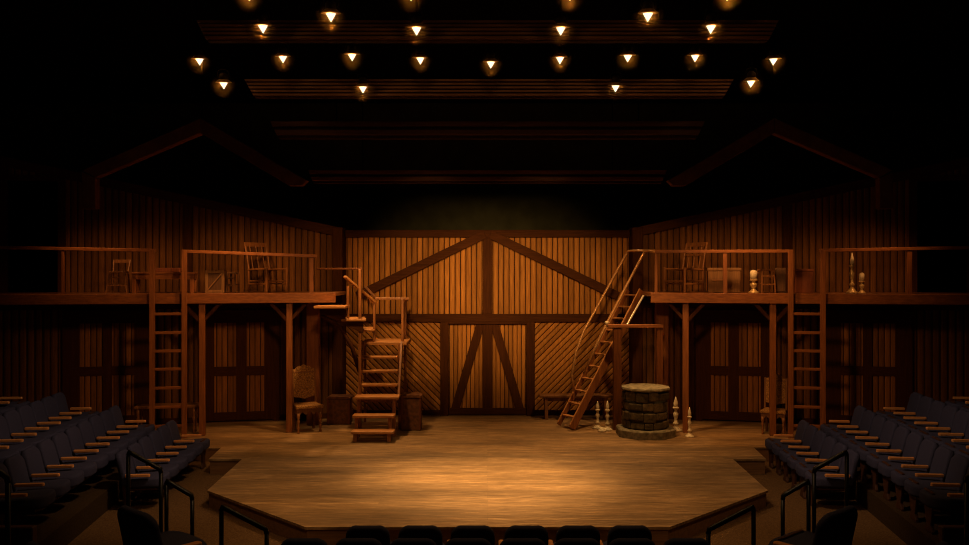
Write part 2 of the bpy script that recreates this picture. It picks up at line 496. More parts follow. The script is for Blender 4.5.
def row_geo(r):
    a, b, n, z = ROWS[r]; a, b = Vector(a), Vector(b); d = (b - a).normalized(); face = Vector((d.y, -d.x))
    return a, b, d, face, n, z


def riser_line(r, y):
    a, b, d, face, n, z = row_geo(r)
    p = a + face * (.36 - .16); t = (y - p.y) / d.y
    return p.x + d.x * t


tname = {2: 'second', 3: 'third', 4: 'fourth'}
for s, nm in ((-1, 'left'), (1, 'right')):
    for r in (2, 3, 4):
        y0, y1 = 8.4, 16.0
        xa0, xa1 = riser_line(r, y0), riser_line(r, y1)
        xb0, xb1 = (riser_line(r + 1, y0), riser_line(r + 1, y1)) if r < 4 else (-13.9, -13.9)
        pts = [(-s * xa0, y0), (-s * xa1, y1), (-s * xb1, y1), (-s * xb0, y0)]
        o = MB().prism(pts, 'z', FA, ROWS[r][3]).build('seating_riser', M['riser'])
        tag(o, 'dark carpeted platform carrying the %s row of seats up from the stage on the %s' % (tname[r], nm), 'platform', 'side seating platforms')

# ------------------------------------------------------------------ theatre seats
PITCH = .516


def rounded(w, z0, z1, rt, rb, n=6):
    pts = []
    for cx, cz, a0, r in ((w / 2 - rt, z1 - rt, 0, rt), (-w / 2 + rt, z1 - rt, PI / 2, rt), (-w / 2 + rb, z0 + rb, PI, rb), (w / 2 - rb, z0 + rb, 1.5 * PI, rb)):
        for k in range(n + 1):
            a = a0 + PI / 2 * k / n; pts.append((cx + r * math.cos(a), cz + r * math.sin(a)))
    return pts


def seat_meshes():
    out = {}
    m = MB(); m.prism(rounded(.46, .0, .505, .135, .05), 'x', -.045, .045, bev=.035, seg=3)
    for v in m.bm.verts:                                   # dish, dip in the middle of the top edge, recline
        q = v.co.y / .2425
        v.co.x += .028 * q * q
        if v.co.z > .40: v.co.z -= .012 * max(0, 1 - (q / .5) ** 2)
        th = math.radians(14); x, z = v.co.x, v.co.z
        v.co.x = x * math.cos(th) - z * math.sin(th) - .235; v.co.z = z * math.cos(th) + x * math.sin(th) + .37
    out['backrest'] = m
    # cushion
    m = MB(); pts = []
    for cx, cy, a0, r in ((.35 - .16, .24 - .16, 0, .16), (-.2 + .04, .24 - .04, PI / 2, .04), (-.2 + .04, -.24 + .04, PI, .04), (.35 - .16, -.24 + .16, 1.5 * PI, .16)):
        for k in range(7):
            a = a0 + PI / 2 * k / 6; pts.append((cx + r * math.cos(a), cy + r * math.sin(a)))
    m.prism(pts, 'z', .345, .475, bev=.05, seg=4)
    for v in m.bm.verts:
        if v.co.z > .42: v.co.z += .03 * (v.co.x + .2) / .5
    out['cushion'] = m
    m = MB(); m.prism([(-.19, -.2), (.22, -.2), (.27, -.1), (.27, .1), (.22, .2), (-.19, .2)], 'z', .30, .343, bev=.01, seg=1)
    out['seat_pan'] = m
    return out


def arm_mesh(y):
    m = MB(); pts = rounded(.056, -.2, .16, .026, .012, 4)
    m.prism([(p[1], p[0] + y) for p in pts], 'z', .52, .562, bev=.009, seg=2); return m


def panel_mesh(y):
    m = MB(); m.prism([(-.17, .519), (.11, .519), (.12, .40), (.05, .10), (.09, .03), (.09, 0), (-.13, 0), (-.13, .03), (-.09, .10), (-.19, .40)], 'x', y - .02, y + .02, bev=.006, seg=1); return m


SM = {k: m for k, m in seat_meshes().items()}
SMATS = {'backrest': 'fabric', 'cushion': 'fabric', 'seat_pan': 'panel'}
PROTO = {}


def seat_proto(kind):
    root = thing('theatre_seat', 'x', 'seat', (0, 0, -50))
    for k, m in seat_meshes().items():
        m.build(k, M[SMATS[k]], root, smooth=(k != 'seat_pan'))
    for y in {'m': (-PITCH / 2,), 'p': (PITCH / 2,), 'b': (-PITCH / 2, PITCH / 2)}[kind]:
        sp = panel_mesh(y).build('side_panel', M['panel'], root)
        a = arm_mesh(y).build('armrest', M['armw'], sp); a['label'] = 'polished orange wood armrest'
    return root


for k in 'mpb': PROTO[k] = seat_proto(k)
used = set()


def place_seat(kind, x, y, z, rz, label, group):
    if kind not in used:
        used.add(kind); o = PROTO[kind]; o.location = (x, y, z); o.rotation_euler = (0, 0, rz); o['label'] = label; o['group'] = group; return o
    return dup(PROTO[kind], (x, y, z), rz, label, group)


ORD = ['first', 'second', 'third', 'fourth', 'fifth', 'sixth', 'seventh', 'eighth', 'ninth', 'tenth']
rn = {1: 'row beside stage', 2: 'second row up', 3: 'third row up', 4: 'topmost row'}
for s, nm in ((-1, 'left'), (1, 'right')):
    for r in (1, 2, 3, 4):
        a, b, d, face, n, z = row_geo(r)
        step = (b - a).length / n
        for k in range(n):
            c = a + d * step * (k + .5) - face * .16
            rz = math.atan2(face.y, face.x)
            if s > 0: c = Vector((-c.x, c.y)); rz = PI - rz
            i = n - 1 - k
            kind = 'b' if i == 0 else ('m' if s < 0 else 'p')
            place_seat(kind, c.x, c.y, z, rz, 'navy padded seat, %s from the far end of the %s %s' % (ORD[i], nm, rn[r]), 'seats in the %s %s' % (nm, rn[r]))
# front rows seen from behind
for i, px in enumerate((369.3, 421.2, 472.8, 526, 577, 628)):
    place_seat('b' if i == 5 else 'p', xat(px, 8.95), 9.15, -.185, PI / 2, 'dark seat seen from behind, %s from left in the front row of six' % ORD[i], 'front row of six seats')
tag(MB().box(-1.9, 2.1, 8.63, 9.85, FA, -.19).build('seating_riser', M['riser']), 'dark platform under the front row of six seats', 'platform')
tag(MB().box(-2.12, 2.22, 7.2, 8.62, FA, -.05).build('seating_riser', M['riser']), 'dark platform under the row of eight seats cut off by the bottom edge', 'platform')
for i, px in enumerate([307 + 53.8 * k for k in range(8)]):
    place_seat('b' if i == 7 else 'p', xat(px, 8.1), 8.28, -.045, PI / 2, 'dark seat back at the bottom edge, %s from left in row of eight' % ORD[i], 'second row of eight seats')
# aisle seats close to the camera
for s, nm in ((-1, 'left'), (1, 'right')):
    rz = math.radians(49)
    o = place_seat('m' if s < 0 else 'p', s * 3.53, 9.30, FA, rz if s < 0 else PI - rz, 'wide dark aisle seat turned to the stage below the stepped %s handrails' % nm, 'wide aisle seats')
    o.scale = (1.0, 1.8, 1.21)
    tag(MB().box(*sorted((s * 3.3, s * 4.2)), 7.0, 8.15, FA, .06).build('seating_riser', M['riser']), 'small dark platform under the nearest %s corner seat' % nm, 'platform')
    place_seat('m' if s < 0 else 'p', s * 3.73, 7.70, .06, rz if s < 0 else PI - rz, 'dark seat back just showing at the bottom %s corner' % nm, 'corner seats')
    # low wooden wall at the row end
    o = MB(); o.box(-.23, .23, -.05, .05, FA, zat(526, 8.9), .01, 1)
    p = o.build('low_wall', M['panel'], None, (s * 4.97, 8.9, 0)); p.rotation_euler = (0, 0, s * math.radians(0))
    tag(p, 'low dark red wooden wall at the end of the second seat row on the %s' % nm, 'low wall')

# ------------------------------------------------------------------ black handrails
def handrail(s, pL, yL, pR, yR, d, label, floor=FA, dd=.0):
    a = at(pL, yL, d); b = at(pR, yR, d + dd)
    if s > 0: a.x, b.x = -a.x, -b.x
    t = thing('handrail', label, 'handrail', ((a.x + b.x) / 2, (a.y + b.y) / 2, floor), 0, 'black aisle handrails')
    o = Vector(t.location); r = .0235
    u = (b - a).normalized()
    for p in (a, b):
        MB().tube([Vector((p.x, p.y, floor)) - o, p - o - Vector((0, 0, .03))], r, 10).build('post', M['metal'], t)
    m = MB(); m.tube([a - o - Vector((0, 0, .04)), a - o + u * .01, a - o + u * .05, b - o - u * .05, b - o - u * .01, b - o - Vector((0, 0, .04))], r * 1.15, 10)
    m.build('grip_rail', M['metal'], t)
    for p in (a, b):
        MB().lathe([(.05, 0), (.05, .01), (.024, .02)], 12, (p.x - o.x, p.y - o.y, 0)).build('base_flange', M['metal'], t)


for s, nm in ((-1, 'left'), (1, 'right')):
    handrail(s, 128.3, 451.5, 161, 469.5, 9.95, 'black sloping handrail in the %s aisle, higher of the stepped pair' % nm)
    handrail(s, 166.5, 480.5, 192.3, 496, 9.85, 'black sloping handrail in the %s aisle, lower of the stepped pair' % nm)
    handrail(s, 221.5, 506.5, 266.7, 529.8, 8.9, 'black sloping handrail in front of the %s angled stage corner' % nm)
    handrail(s, -34, 450, 8, 478, 7.6, 'black handrail at the far %s edge beside the low wooden wall' % nm)

# ------------------------------------------------------------------ balconies
MS, MA, MY = .2, 4.1, 17.5


def md(a): return MY - MS * (a - MA)
def mez_a(px):
    k = abs(px - CX) / F; d = (MY + MS * MA) / (1 + MS * k); return k * d


ZD = 2.88
mang = math.atan(MS)


def mplace(s, a, off, z): return Vector((s * a - s * MS * off, md(a) - off, z))   # off > 0 towards the audience


def mbar(s, a0, z0, a1, z1, w, h, off=0, bev=.006):
    return MB().bar(mplace(s, a0, off, z0), mplace(s, a1, off, z1), w, h, (0, 0, 1), bev)


AOUT = 11.2
for s, nm in ((-1, 'left'), (1, 'right')):
    AIN = 3.17 if s < 0 else 3.40
    t = thing('balcony', 'wooden balcony walkway on timber posts along the %s wall' % nm, 'balcony')
    dk = MB()
    P = [(s * AIN, md(AIN)), (s * AOUT, md(AOUT)), (s * AOUT, wd(AOUT) - .07), (s * AIN, 19.12)]
    dk.prism(P, 'z', ZD - .07, ZD - .003); dk.build('walkway', M['brown_h'], t)
    mbar(s, AIN - .01, ZD - .1025, AOUT, ZD - .1025, .09, .205, .04).build('fascia_beam', M['brown_h'], t)
    for k in range(5):
        a = 3.9 + k * 1.6
        MB().box(s * a - .05, s * a + .05, md(a) + .02, wd(a) - .1, ZD - .2, ZD - .072).build('joist', M['beam_v'], t)
    mz = .2
    # posts under the front edge
    for px in (201.3, 288.7, -40):
        a = mez_a(px); p = mplace(s, a, 0, 0)
        bp_ = MB().box(-.062, .062, -.062, .062, 0, ZD - .205, .008, 1, Matrix.Translation(p + Vector((0, .06, 0))) @ rotz(-s * mang)).build('post', M['brown_v'], t)
        if px > 0:
            for q in (-1, 1):
                MB().bar(mplace(s, a, -.06, 2.28), mplace(s, a + q * .36, -.06, 2.68), .07, .08, (0, 1, 0), .006).build('brace', M['beam_v'], bp_)
    # wide inner post near the rear corner
    x = s * 3.78
    MB().box(x - .13, x + .13, 18.35, 18.55, 0, ZD - .072, .01).build('post', M['brown_v'], t)
    # railings: section beside the far edge, section beside the stage
    aL = mez_a(155); 
    zr = zat(249.5, md(aL))
    zi = zat(250.2, md(mez_a(182))); ae = mez_a(317) if s < 0 else mez_a(320); ze = zat(255.2 if s < 0 else 250.5, md(ae))
    mbar(s, mez_a(156), zr - .02, AOUT, zr + .05, .09, .065, 0).build('top_rail', M['brown_h'], t)
    mbar(s, mez_a(182), zi - .02, ae, ze - .02, .09, .065, 0).build('top_rail', M['brown_h'], t)
    for px, w in ((63, .05),) if s < 0 else ((65.5, .09),):
        a = mez_a(px); p = mplace(s, a, 0, ZD - .003)
        MB().box(-w / 2, w / 2, -.03, .03, 0, zr - ZD + .01, .005, 1, Matrix.Translation(p) @ rotz(-s * mang)).build('rail_post', M['brown_v'], t)
    for px, w in ((311.5, .085),) if s < 0 else ((250, .085), (319, .06)):
        a = mez_a(px); p = mplace(s, a, 0, ZD - .003); zz = zi + (ze - zi) * (a - mez_a(182)) / (ae - mez_a(182))
        MB().box(-w / 2, w / 2, -.03, .03, 0, zz - ZD - .04, .005, 1, Matrix.Translation(p) @ rotz(-s * mang)).build('rail_post', M['brown_v'], t)
    # fixed ladder up to the balcony gap
    a0, a1 = mez_a(153.7), mez_a(185.6)
    am = (a0 + a1) / 2; org = mplace(s, am, .16, 0)
    ld = thing('wall_ladder', 'fixed wooden ladder rising to the gap in the %s balcony railing' % nm, 'ladder', org, -s * mang, 'balcony ladders')
    hw = abs(a0 - a1) / 2 * math.sqrt(1 + MS * MS)
    for q in (-1, 1):
        MB().box(q * hw - .05, q * hw + .05, -.045, .045, 0, zr - .02, .007).build('stile', M['brown_v'], ld)
    dl = org.y
    for py in (314, 332.8, 351, 369.2, 388, 407, 426):
        z = zat(py, dl)
        MB().box(-hw + .045, hw - .045, -.03, .03, z - .028, z + .028, .008).build('rung', M['brown_h'], ld)

# ------------------------------------------------------------------ left open staircase
t = thing('staircase', 'open wooden staircase with turned landing climbing to the left balcony', 'staircase')


def tread(x0p, x1p, ytop, d0, d1, th=.05, name='tread'):
    z = zat(ytop, d0); m = MB()
    m.box(xat(x0p, d0), xat(x1p, d0), d0, d1, z - th, z, .01, 2)
    return m.build(name, M['tread'], t), z


ys = ((350.5, 393.5, 431.8, 16.45, 16.76), (352, 394.5, 415.6, 16.75, 17.05), (354, 398.6, 397, 17.02, 17.48), (359.5, 397.5, 384.2, 17.42, 17.66),
      (359.5, 397.5, 370.4, 17.60, 17.84), (359.5, 397.5, 356.4, 17.78, 18.02))
zs = []
for a in ys: zs.append(tread(*a)[1])
_, zl = tread(360.5, 407, 342, 17.92, 18.85, .07, 'landing')
# lower flight legs
for (a, z) in zip(ys[:3], zs[:3]):
    for px in (a[0] + 4, a[1] - 5):
        x = xat(px, a[3])
        MB().box(x - .035, x + .035, a[3] + .05, a[3] + .12, 0, z - .05, .006).build('leg', M['stair'], t)
x0, x1 = xat(356, 17.2), xat(396, 17.2)
MB().box(x0, x1, 17.36, 17.40, zs[2] - .16, zs[2] - .05, .005).build('apron', M['stair'], t)
# upper flight stiles
for px in (359.6, 399.3):
    x = xat(px, 17.5)
    MB().bar((x, 17.44, zs[2] - .04), (x, 18.0, zl - .02), .05, .16, (0, 1, 0), .006).build('stringer', M['stair'], t)
# long left newel, right posts
def post(px, d, y0, y1, w=.055, z0=None):
    x = xat(px, d); zb = zat(y1, d) if z0 is None else z0
    MB().box(x - w / 2, x + w / 2, d - w / 2, d + w / 2, zb, zat(y0, d), .006).build('post', M['stair'], t)


post(360, 17.40, 269, 0, .06, 0)
post(399.6, 17.95, 344, 0, .06, 0)
post(405.2, 18.75, 300, 0, .055, 0)
post(402.5, 18.05, 299, 0, .05, zl)
post(374.3, 17.98, 301, 0, .05, zl)
post(348, 17.42, 286, 318, .05)
post(365, 18.8, 345, 0, .055, 0)
# winding treads up to the deck
def wtread(pts, ytop, d, th=.05):
    z = zat(ytop, d)
    MB().prism(pts, 'z', z - th, z, bev=.008, seg=1).build('tread', M['tread'], t); return z


X = xat
w1 = wtread([(X(361, 17.8), 17.75), (X(374, 17.8), 17.92), (X(374, 18.6), 18.75), (X(361, 18.6), 18.75)], 329.5, 17.8)
w2 = wtread([(X(341, 17.3), 17.32), (X(366, 17.3), 17.32), (X(363, 17.9), 18.2), (X(341, 17.9), 18.2)], 319, 17.32)
w3 = wtread([(X(315, 17.1), 16.98), (X(346, 17.1), 16.98), (X(346, 17.1), 17.62), (X(315, 17.1), 17.50)], 306, 17.0)
MB().prism([(X(318, 17.2), w3 - .16), (X(362, 17.2), w2 - .30), (X(362, 17.2), w2 - .05), (X(344, 17.2), w2 - .05), (X(344, 17.2), w3 - .05), (X(318, 17.2), w3 - .05)], 'y', 17.36, 17.41, bev=.005, seg=1).build('stringer', M['beam_h'], t)
MB().tube([(X(359, 17.4), 17.5, 1.25), (X(352, 17.4), 17.45, 1.75), (X(340, 17.4), 17.45, 2.18), (X(322, 17.4), 17.45, 2.42)], .045, 8).build('brace', M['beam_v'], t)
x = X(320, 17.2); MB().box(x - .04, x + .04, 17.1, 17.18, 0, w3 - .05, .006).build('leg', M['beam_v'], t) if False else None
# handrails
def srail(a, b, w=.06, h=.045, mat='tread'):
    MB().bar(a, b, w, h, (0, 0, 1), .008).build('stair_rail', M[mat], t)


srail(at(344.5, 276.3, 17.42), at(375.4, 302.5, 17.98), .07, .05)
srail(at(364.7, 286, 18.75), at(375.5, 297.5, 18.78), .05, .05, 'stair')
srail(at(316.5, 268.8, 17.45), at(362.5, 268.8, 17.42), .05, .04, 'frame_v')
srail(at(375, 298.6, 18.0), at(409, 298.8, 18.1), .07, .05, 'stair')
srail(at(402, 299, 18.05), at(407, 299.5, 18.78), .06, .05, 'stair')

# ------------------------------------------------------------------ right ship's ladder
t = thing('ship_ladder', 'steep wooden ladder stair leaning up to the right balcony with tubular handrails', 'ladder')
adir = Vector((.87, .49, 0)).normalized(); wdir = Vector((adir.y, -adir.x, 0))     # wdir points right and towards the audience
base = Vector((xat(564, 17.9), 17.92, 0)); top = Vector((xat(640, 18.25), 18.28, ZD))
top = base + adir * ((top.x - base.x) / adir.x); top.z = ZD + .02
hw = .245
slope = (top - base).normalized()
for q in (-1, 1):
    o = wdir * (q * hw)
    m = MB(); a, b = base + o, top + o
    m.bar(a + slope * .06, b, .035, .17 if q > 0 else .10, (0, 0, 1), .006); m.build('stringer', M['brown_v'], t)
    m = MB(); up = Vector((-adir.x * slope.z, -adir.y * slope.z, math.hypot(slope.x, slope.y)))
    kk = .088 if q > 0 else .053; m.bar(a + slope * .1 + up * kk, b + up * kk, .03, .012, (0, 0, 1)); e = m.build('stringer_edge', M['tread'], t)
n = 11
for i in range(1, n + 1):
    c = base + (top - base) * (i / (n + .4))
    mm = Matrix.Translation(c) @ rotz(math.atan2(adir.y, adir.x))
    MB().box(-.06, .06, -hw + .018, hw - .018, -.016, .016, .006, 2, mm).build('tread', M['tread'], t)
# far handrail with hooked foot, near handrail
off = wdir * -(hw + .05)
def lp(f, h, q): return base + (top - base) * f + wdir * (q * (hw + .04)) + Vector((0, 0, h))
far = [at(655, 250.8, 18.1), at(634, 250.8, 18.5), at(628.5, 251.2, 18.75), at(626.2, 254.5, 18.78), at(584, 330.5, 18.45), at(576, 352, 18.35), at(571.6, 374.7, 18.27), at(574.5, 392, 18.2)]
MB().tube(far, .027, 8).build('hand_rail', M['rail'], t)
near = [at(655.5, 252, 17.9), at(649, 250.8, 18.1), at(645, 251.5, 18.3), at(642.8, 255, 18.3), at(607, 323, 18.0), at(596.5, 345, 17.92), at(584, 374, 17.80)]
MB().tube(near, .03, 8).build('hand_rail', M['rail'], t)
MB().lathe([(.02, -.04), (.045, -.02), (.045, .02), (.02, .04)], 10, at(606.8, 322.8, 17.99)).build('rail_knob', M['paler'], t)
MB().tube([at(643.6, 295.5, 18.2), at(627.5, 324, 18.02), at(624, 327, 17.98)], .022, 8).build('pale_bar', M['paler'], t)  # short pale bar by the upper end of the near stringer

# timber frame beside the ladder
t = thing('timber_frame', 'dark timber post and crossbeam standing behind the stone well', 'post')
x = xat(618, 17.72)
MB().box(x - .085, x + .085, 17.77, 17.92, 0, zat(328, 17.7), .01).build('post', M['frame_v'], t)
MB().box(xat(608.5, 17.7), xat(664, 17.7), 17.75, 17.94, zat(328, 17.7), zat(324.8, 17.7), .008).build('crossbeam', M['brown_h'], t)
MB().box(xat(658, 17.7), xat(664, 17.7), 17.78, 17.90, 0, zat(328, 17.7), .008).build('post', M['frame_v'], t)

# ------------------------------------------------------------------ stone well
t = thing('stone_well', 'round stone well with flat slab lid on an octagonal base', 'well', (xat(645.3, 17.3), 17.28, 0))
m = MB(); m.lathe([(.615, 0), (.615, .14), (.59, .165)], 8, smooth=False, ang=PI / 8); m.build('base', M['slab'], t)
m = MB(); m.mi = 1; m.lathe([(.425, .16), (.425, .93)], 24)
m.mi = 0
zc = .165
for c in range(4):
    hgt = (.165, .20, .19, .205)[c]; n = 12 - c % 2; ph = random.random()
    k = 0; ang = ph
    cuts = sorted(ph + 2 * PI * (i + random.uniform(-.36, .36)) / n for i in range(n)); cuts.append(cuts[0] + 2 * PI)
    for i in range(n):
        a0, a1 = cuts[i] + .015, cuts[i + 1] - .015
        z0, z1 = zc + (.01 if c == 0 else random.uniform(-.02, .03)), zc + hgt - random.uniform(.0, .035)
        r0, r1 = .40, .46 + random.uniform(-.012, .022)
        nn = 4; vs = []
        pts = [(r1 * math.cos(a0 + (a1 - a0) * j / nn), r1 * math.sin(a0 + (a1 - a0) * j / nn)) for j in range(nn + 1)]
        pts += [(r0 * math.cos(a1 - (a1 - a0) * j / nn), r0 * math.sin(a1 - (a1 - a0) * j / nn)) for j in range(nn + 1)]
        m.prism(pts, 'z', z0, z1, bev=.028, seg=2)
    zc += hgt
m.build('stone_wall', [M['stone'], M['mortar']], t)
m = MB(); m.lathe([(.44, .925), (.495, .93), (.505, .955), (.495, .985), (.30, 1.0)], 10, smooth=False, ang=.2); m.build('slab_lid', M['slab'], t)

# ------------------------------------------------------------------ candlesticks
def turned(h, k=1.0, seg=14):
    """tall turned candlestick profile of unit height h"""
    P = [(.115, 0), (.115, .035), (.085, .06), (.06, .10), (.035, .14), (.03, .17), (.05, .20), (.055, .23), (.03, .26), (.026, .34), (.045, .44), (.05, .50), (.03, .56), (.026, .62), (.055, .66), (.06, .69), (.035, .71), (.04, .74), (.042, .82), (.02, .93), (.006, 1.0)]
    return [(r * k, z * h) for r, z in P]


def stick(loc, h, label, k=1.0, wide=False, mat='bone'):
    c = thing('candlestick', label, 'candlestick', loc, 0, 'turned candlesticks')
    pr = turned(h, k)
    body = [q for q in pr if q[1] <= .72 * h]
    cand = [(r, z) for r, z in pr if z > .70 * h]
    if wide:
        body = [(.115 * k, 0), (.115 * k, .04 * h), (.07 * k, .10 * h), (.03 * k, .2 * h), (.075 * k, .32 * h), (.075 * k, .40 * h), (.03 * k, .46 * h), (.03 * k, .52 * h), (.09 * k, .55 * h), (.09 * k, .57 * h)]
        cand = [(.078 * k, .57 * h), (.08 * k, .9 * h), (.06 * k, .97 * h), (.01, h)]
    MB().lathe(body, 14).build('stem', M[mat], c)
    MB().lathe(cand, 12).build('candle', M['wax'], c)
    return c


def gz(px, d): return (xat(px, d), d, 0)


stick(gz(597.6, 18.0), .58, 'pale turned candlestick on the stage nearest the foot of the ladder stair', .9)
stick(gz(607.4, 17.78), .62, 'pale thick topped candlestick between ladder stair and dark post', .9)
m = thing('candlestick', 'short pale candle holder lying low between two candlesticks', 'candlestick', gz(602, 17.62), 0, 'turned candlesticks')
MB().lathe([(.085, 0), (.085, .03), (.04, .06), (.03, .09)], 12).build('stem', M['bone'], m)
stick(gz(675.8, 17.72), .71, 'pale candlestick with broad foot right of the stone well', 1.15)
stick(gz(689.6, 17.05), .60, 'slim pale candlestick in front of the balcony post right of the well', .8)

# ------------------------------------------------------------------ bench by the barn wall
t = thing('bench', 'long plain wooden bench against the diagonal boards behind the ladder stair', 'bench', (xat(576, 19.1), 19.2, 0))
hwb = (613 - 539.6) / 2 * 19.1 / F; zt = zat(395.3, 19.05)
MB().box(-hwb, hwb, -.17, .17, zt - .05, zt, .008).build('bench_seat', M['furn'], t)
for q in (-1, 1):
    MB().prism([(-.14, 0), (-.09, 0), (0, .1), (.09, 0), (.14, 0), (.12, zt - .05), (-.12, zt - .05)], 'x', q * (hwb - .16) - .035, q * (hwb - .16) + .035, bev=.005, seg=1).build('leg', M['furn'], t)
MB().box(-hwb + .1, hwb - .1, -.02, .02, zt - .15, zt - .05, .004).build('stretcher', M['furn'], t)

# ------------------------------------------------------------------ trunks by the stairs
def trunk(px0, px1, ytop, d, label, dep=.36):
    w = (px1 - px0) * d / F; h = zat(ytop, d)
    c = thing('trunk', label, 'trunk', (xat((px0 + px1) / 2, d), d + dep / 2, 0), 0, 'upright leather trunks')
    m = MB(); m.box(-w / 2, w / 2, -dep / 2, dep / 2, 0, h - .07, .02, 2); m.build('body', M['leather'], c)
    m = MB(); m.prism([(-w / 2 - .012, h - .068), (w / 2 + .012, h - .068), (w / 2 + .012, h - .03), (w / 2 - .05, h), (-w / 2 + .05, h), (-w / 2 - .012, h - .03)], 'y', -dep / 2 - .012, dep / 2 + .012, bev=.008, seg=2)
    m.build('lid', M['leather'], c)
    for q in (-1, 1):
        MB().box(q * w / 2 - .02 * q - .018, q * w / 2 - .02 * q + .018, -dep / 2 - .008, -dep / 2 + .01, .01, h - .075, .003, 1).build('corner_strip', M['red'], c)


trunk(401, 420.8, 394.8, 17.72, 'upright brown leather trunk right of the open staircase')
trunk(327, 350, 396.5, 18.45, 'dim brown leather trunk in shadow left of the open staircase')

# ------------------------------------------------------------------ chairs
def turned_leg(m, x, y, h, r=.03):
    m.lathe([(r * .8, 0), (r, .03), (r * .6, .06), (r * 1.15, .11), (r * .7, .15), (r * .6, h * .45), (r * 1.1, h * .55), (r * 1.2, h * .62), (r * .7, h * .68), (r * 1.2, h * .75), (r * 1.2, h)], 10, (x, y, 0))


def ornate_chair(label, loc, rz, sc=1.0):
    c = thing('ornate_chair', label, 'chair', loc, rz, 'carved high back chairs')
    c.scale = (sc, sc, sc)
    W, D, SH, BH = .54, .50, .56, 1.40       # front faces -y
    for x in (-1, 1):
        m = MB(); turned_leg(m, x * (W / 2 - .035), -D / 2 + .035, SH - .14); m.build('leg', M['furn'], c)
        m = MB(); m.bar((x * (W / 2 - .06), D / 2 - .03, 0), (x * (W / 2 - .06), D / 2 - .03, SH), .05, .05, (0, 1, 0), .006); m.build('leg', M['furn'], c)
    # scalloped apron
    pts = [(-W / 2, SH - .06), (-W / 2, SH - .17)]
    for i in range(25):
        u = -1 + 2 * i / 24; pts.append((u * (W / 2 - .04), SH - .15 + .035 * math.cos(u * 3 * PI) + .015 * math.cos(u * PI)))
    pts += [(W / 2, SH - .17), (W / 2, SH - .06)]
    m = MB(); m.prism(pts, 'y', -D / 2 + .015, -D / 2 + .045); m.build('apron', M['furn'], c)
    m = MB()
    for x in (-1, 1): m.box(x * (W / 2 - .02) - .015, x * (W / 2 - .02) + .015, -D / 2 + .05, D / 2 - .05, SH - .16, SH - .06)
    m.build('side_rail', M['furn'], c)
    m = MB(); m.prism([(-W / 2 - .02, -D / 2 - .02), (W / 2 + .02, -D / 2 - .02), (W / 2 - .03, D / 2), (-W / 2 + .03, D / 2)], 'z', SH - .06, SH + .02, bev=.025, seg=3); m.build('seat', M['tapes'], c)
    bk = []
    for i in range(17):
        u = 1 - 2 * i / 16; bk.append((u * .25, BH - .12 + .10 * max(0, math.cos(u * PI / 2)) ** 1.4 + .014 * math.cos(u * 4 * PI)))
    bk = [(-.25, SH + .15)] + [(-.1, SH + .12), (0, SH + .09), (.1, SH + .12)] + [(.25, SH + .15)] + bk
    mt = Matrix.Translation((0, D / 2 - .05, SH)) @ Matrix.Rotation(-.10, 4, 'X') @ Matrix.Translation((0, 0, -SH))
    m = MB(); m.prism(bk, 'y', -.025, .025, mt, .012, 2); m.build('backrest', M['tapes'], c)
    for x in (-1, 1):
        m = MB(); m.box(x * .245 - .022, x * .245 + .022, -.03, .03, SH - .02, BH - .10, .006, 1, mt); m.build('back_post', M['furn'], c)
    m = MB(); m.box(-.235, .235, -.032, .032, BH - .19, BH - .155, .005, 1, mt); m.build('crest_rail', M['furn'], c)
    return c


ornate_chair('carved high back chair with patterned upholstery beside a balcony post', (xat(305.5, 17.6), 17.72, 0), math.radians(27), .98)
ornate_chair('carved chair deep in shadow behind the right balcony ladder', (xat(775.5, 17.35), 17.42, 0), math.radians(-27), .86)


def arm_chair(label, loc, rz, mirror=1, group='balcony ladder back armchairs'):
    c = thing('ladder_back_armchair', label, 'chair', loc, rz, group)
    W, D, SH, BH = .56, .56, .50, 1.06      # faces +x * mirror
    q = mirror
    for y in (-1, 1):
        MB().bar((q * D / 2, y * W / 2, 0), (q * D / 2, y * W / 2, SH + .03), .04, .04, (0, 1, 0), .006).build('leg', M['furn'], c)
        MB().tube([(-q * D / 2, y * W / 2, 0), (-q * D / 2, y * W / 2, SH), (-q * (D / 2 + .06), y * W / 2, .8), (-q * (D / 2 + .14), y * W / 2, BH)], .022, 8).build('back_post', M['furn'], c)
        MB().bar((-q * (D / 2 + .02), y * W / 2, SH - .02), (q * D / 2, y * W / 2, SH), .05, .04, (0, 0, 1), .006).build('seat_rail', M['furn'], c)
        MB().bar((-q * D / 2, y * W / 2, .18), (q * D / 2, y * W / 2, .18), .03, .03, (0, 0, 1), .004).build('stretcher', M['furn'], c)
    for x in (-q * (D / 2 - .02), q * (D / 2 - .02)):
        MB().bar((x, -W / 2, .24), (x, W / 2, .24), .03, .03, (0, 0, 1), .004).build('stretcher', M['furn'], c)
    MB().box(-D / 2 + .02, D / 2 - .02, -W / 2 + .02, W / 2 - .02, SH - .03, SH + .0, .008).build('seat', M['furn'], c)
    for z, xo, hh in ((1.02, .13, .09), (.80, .062, .05)):
        MB().bar((-q * (D / 2 + xo), -W / 2, z), (-q * (D / 2 + xo), W / 2, z), .022, hh, (0, 0, 1), .005).build('back_slat', M['furn'], c)
    for y in (-.16, 0, .16):
        MB().bar((-q * (D / 2 + .01), y, SH), (-q * (D / 2 + .125), y, 1.0), .028, .014, (0, 1, 0), .003).build('spindle', M['furn'], c)
    return c


arm_chair('tall ladder back armchair on the left balcony facing the stage centre', (xat(268, 18.1), 18.10, ZD), math.radians(-35), 1)
arm_chair('tall ladder back armchair on the right balcony facing the stage centre', (xat(683.5, 18.1), 18.10, ZD), math.radians(35), -1)


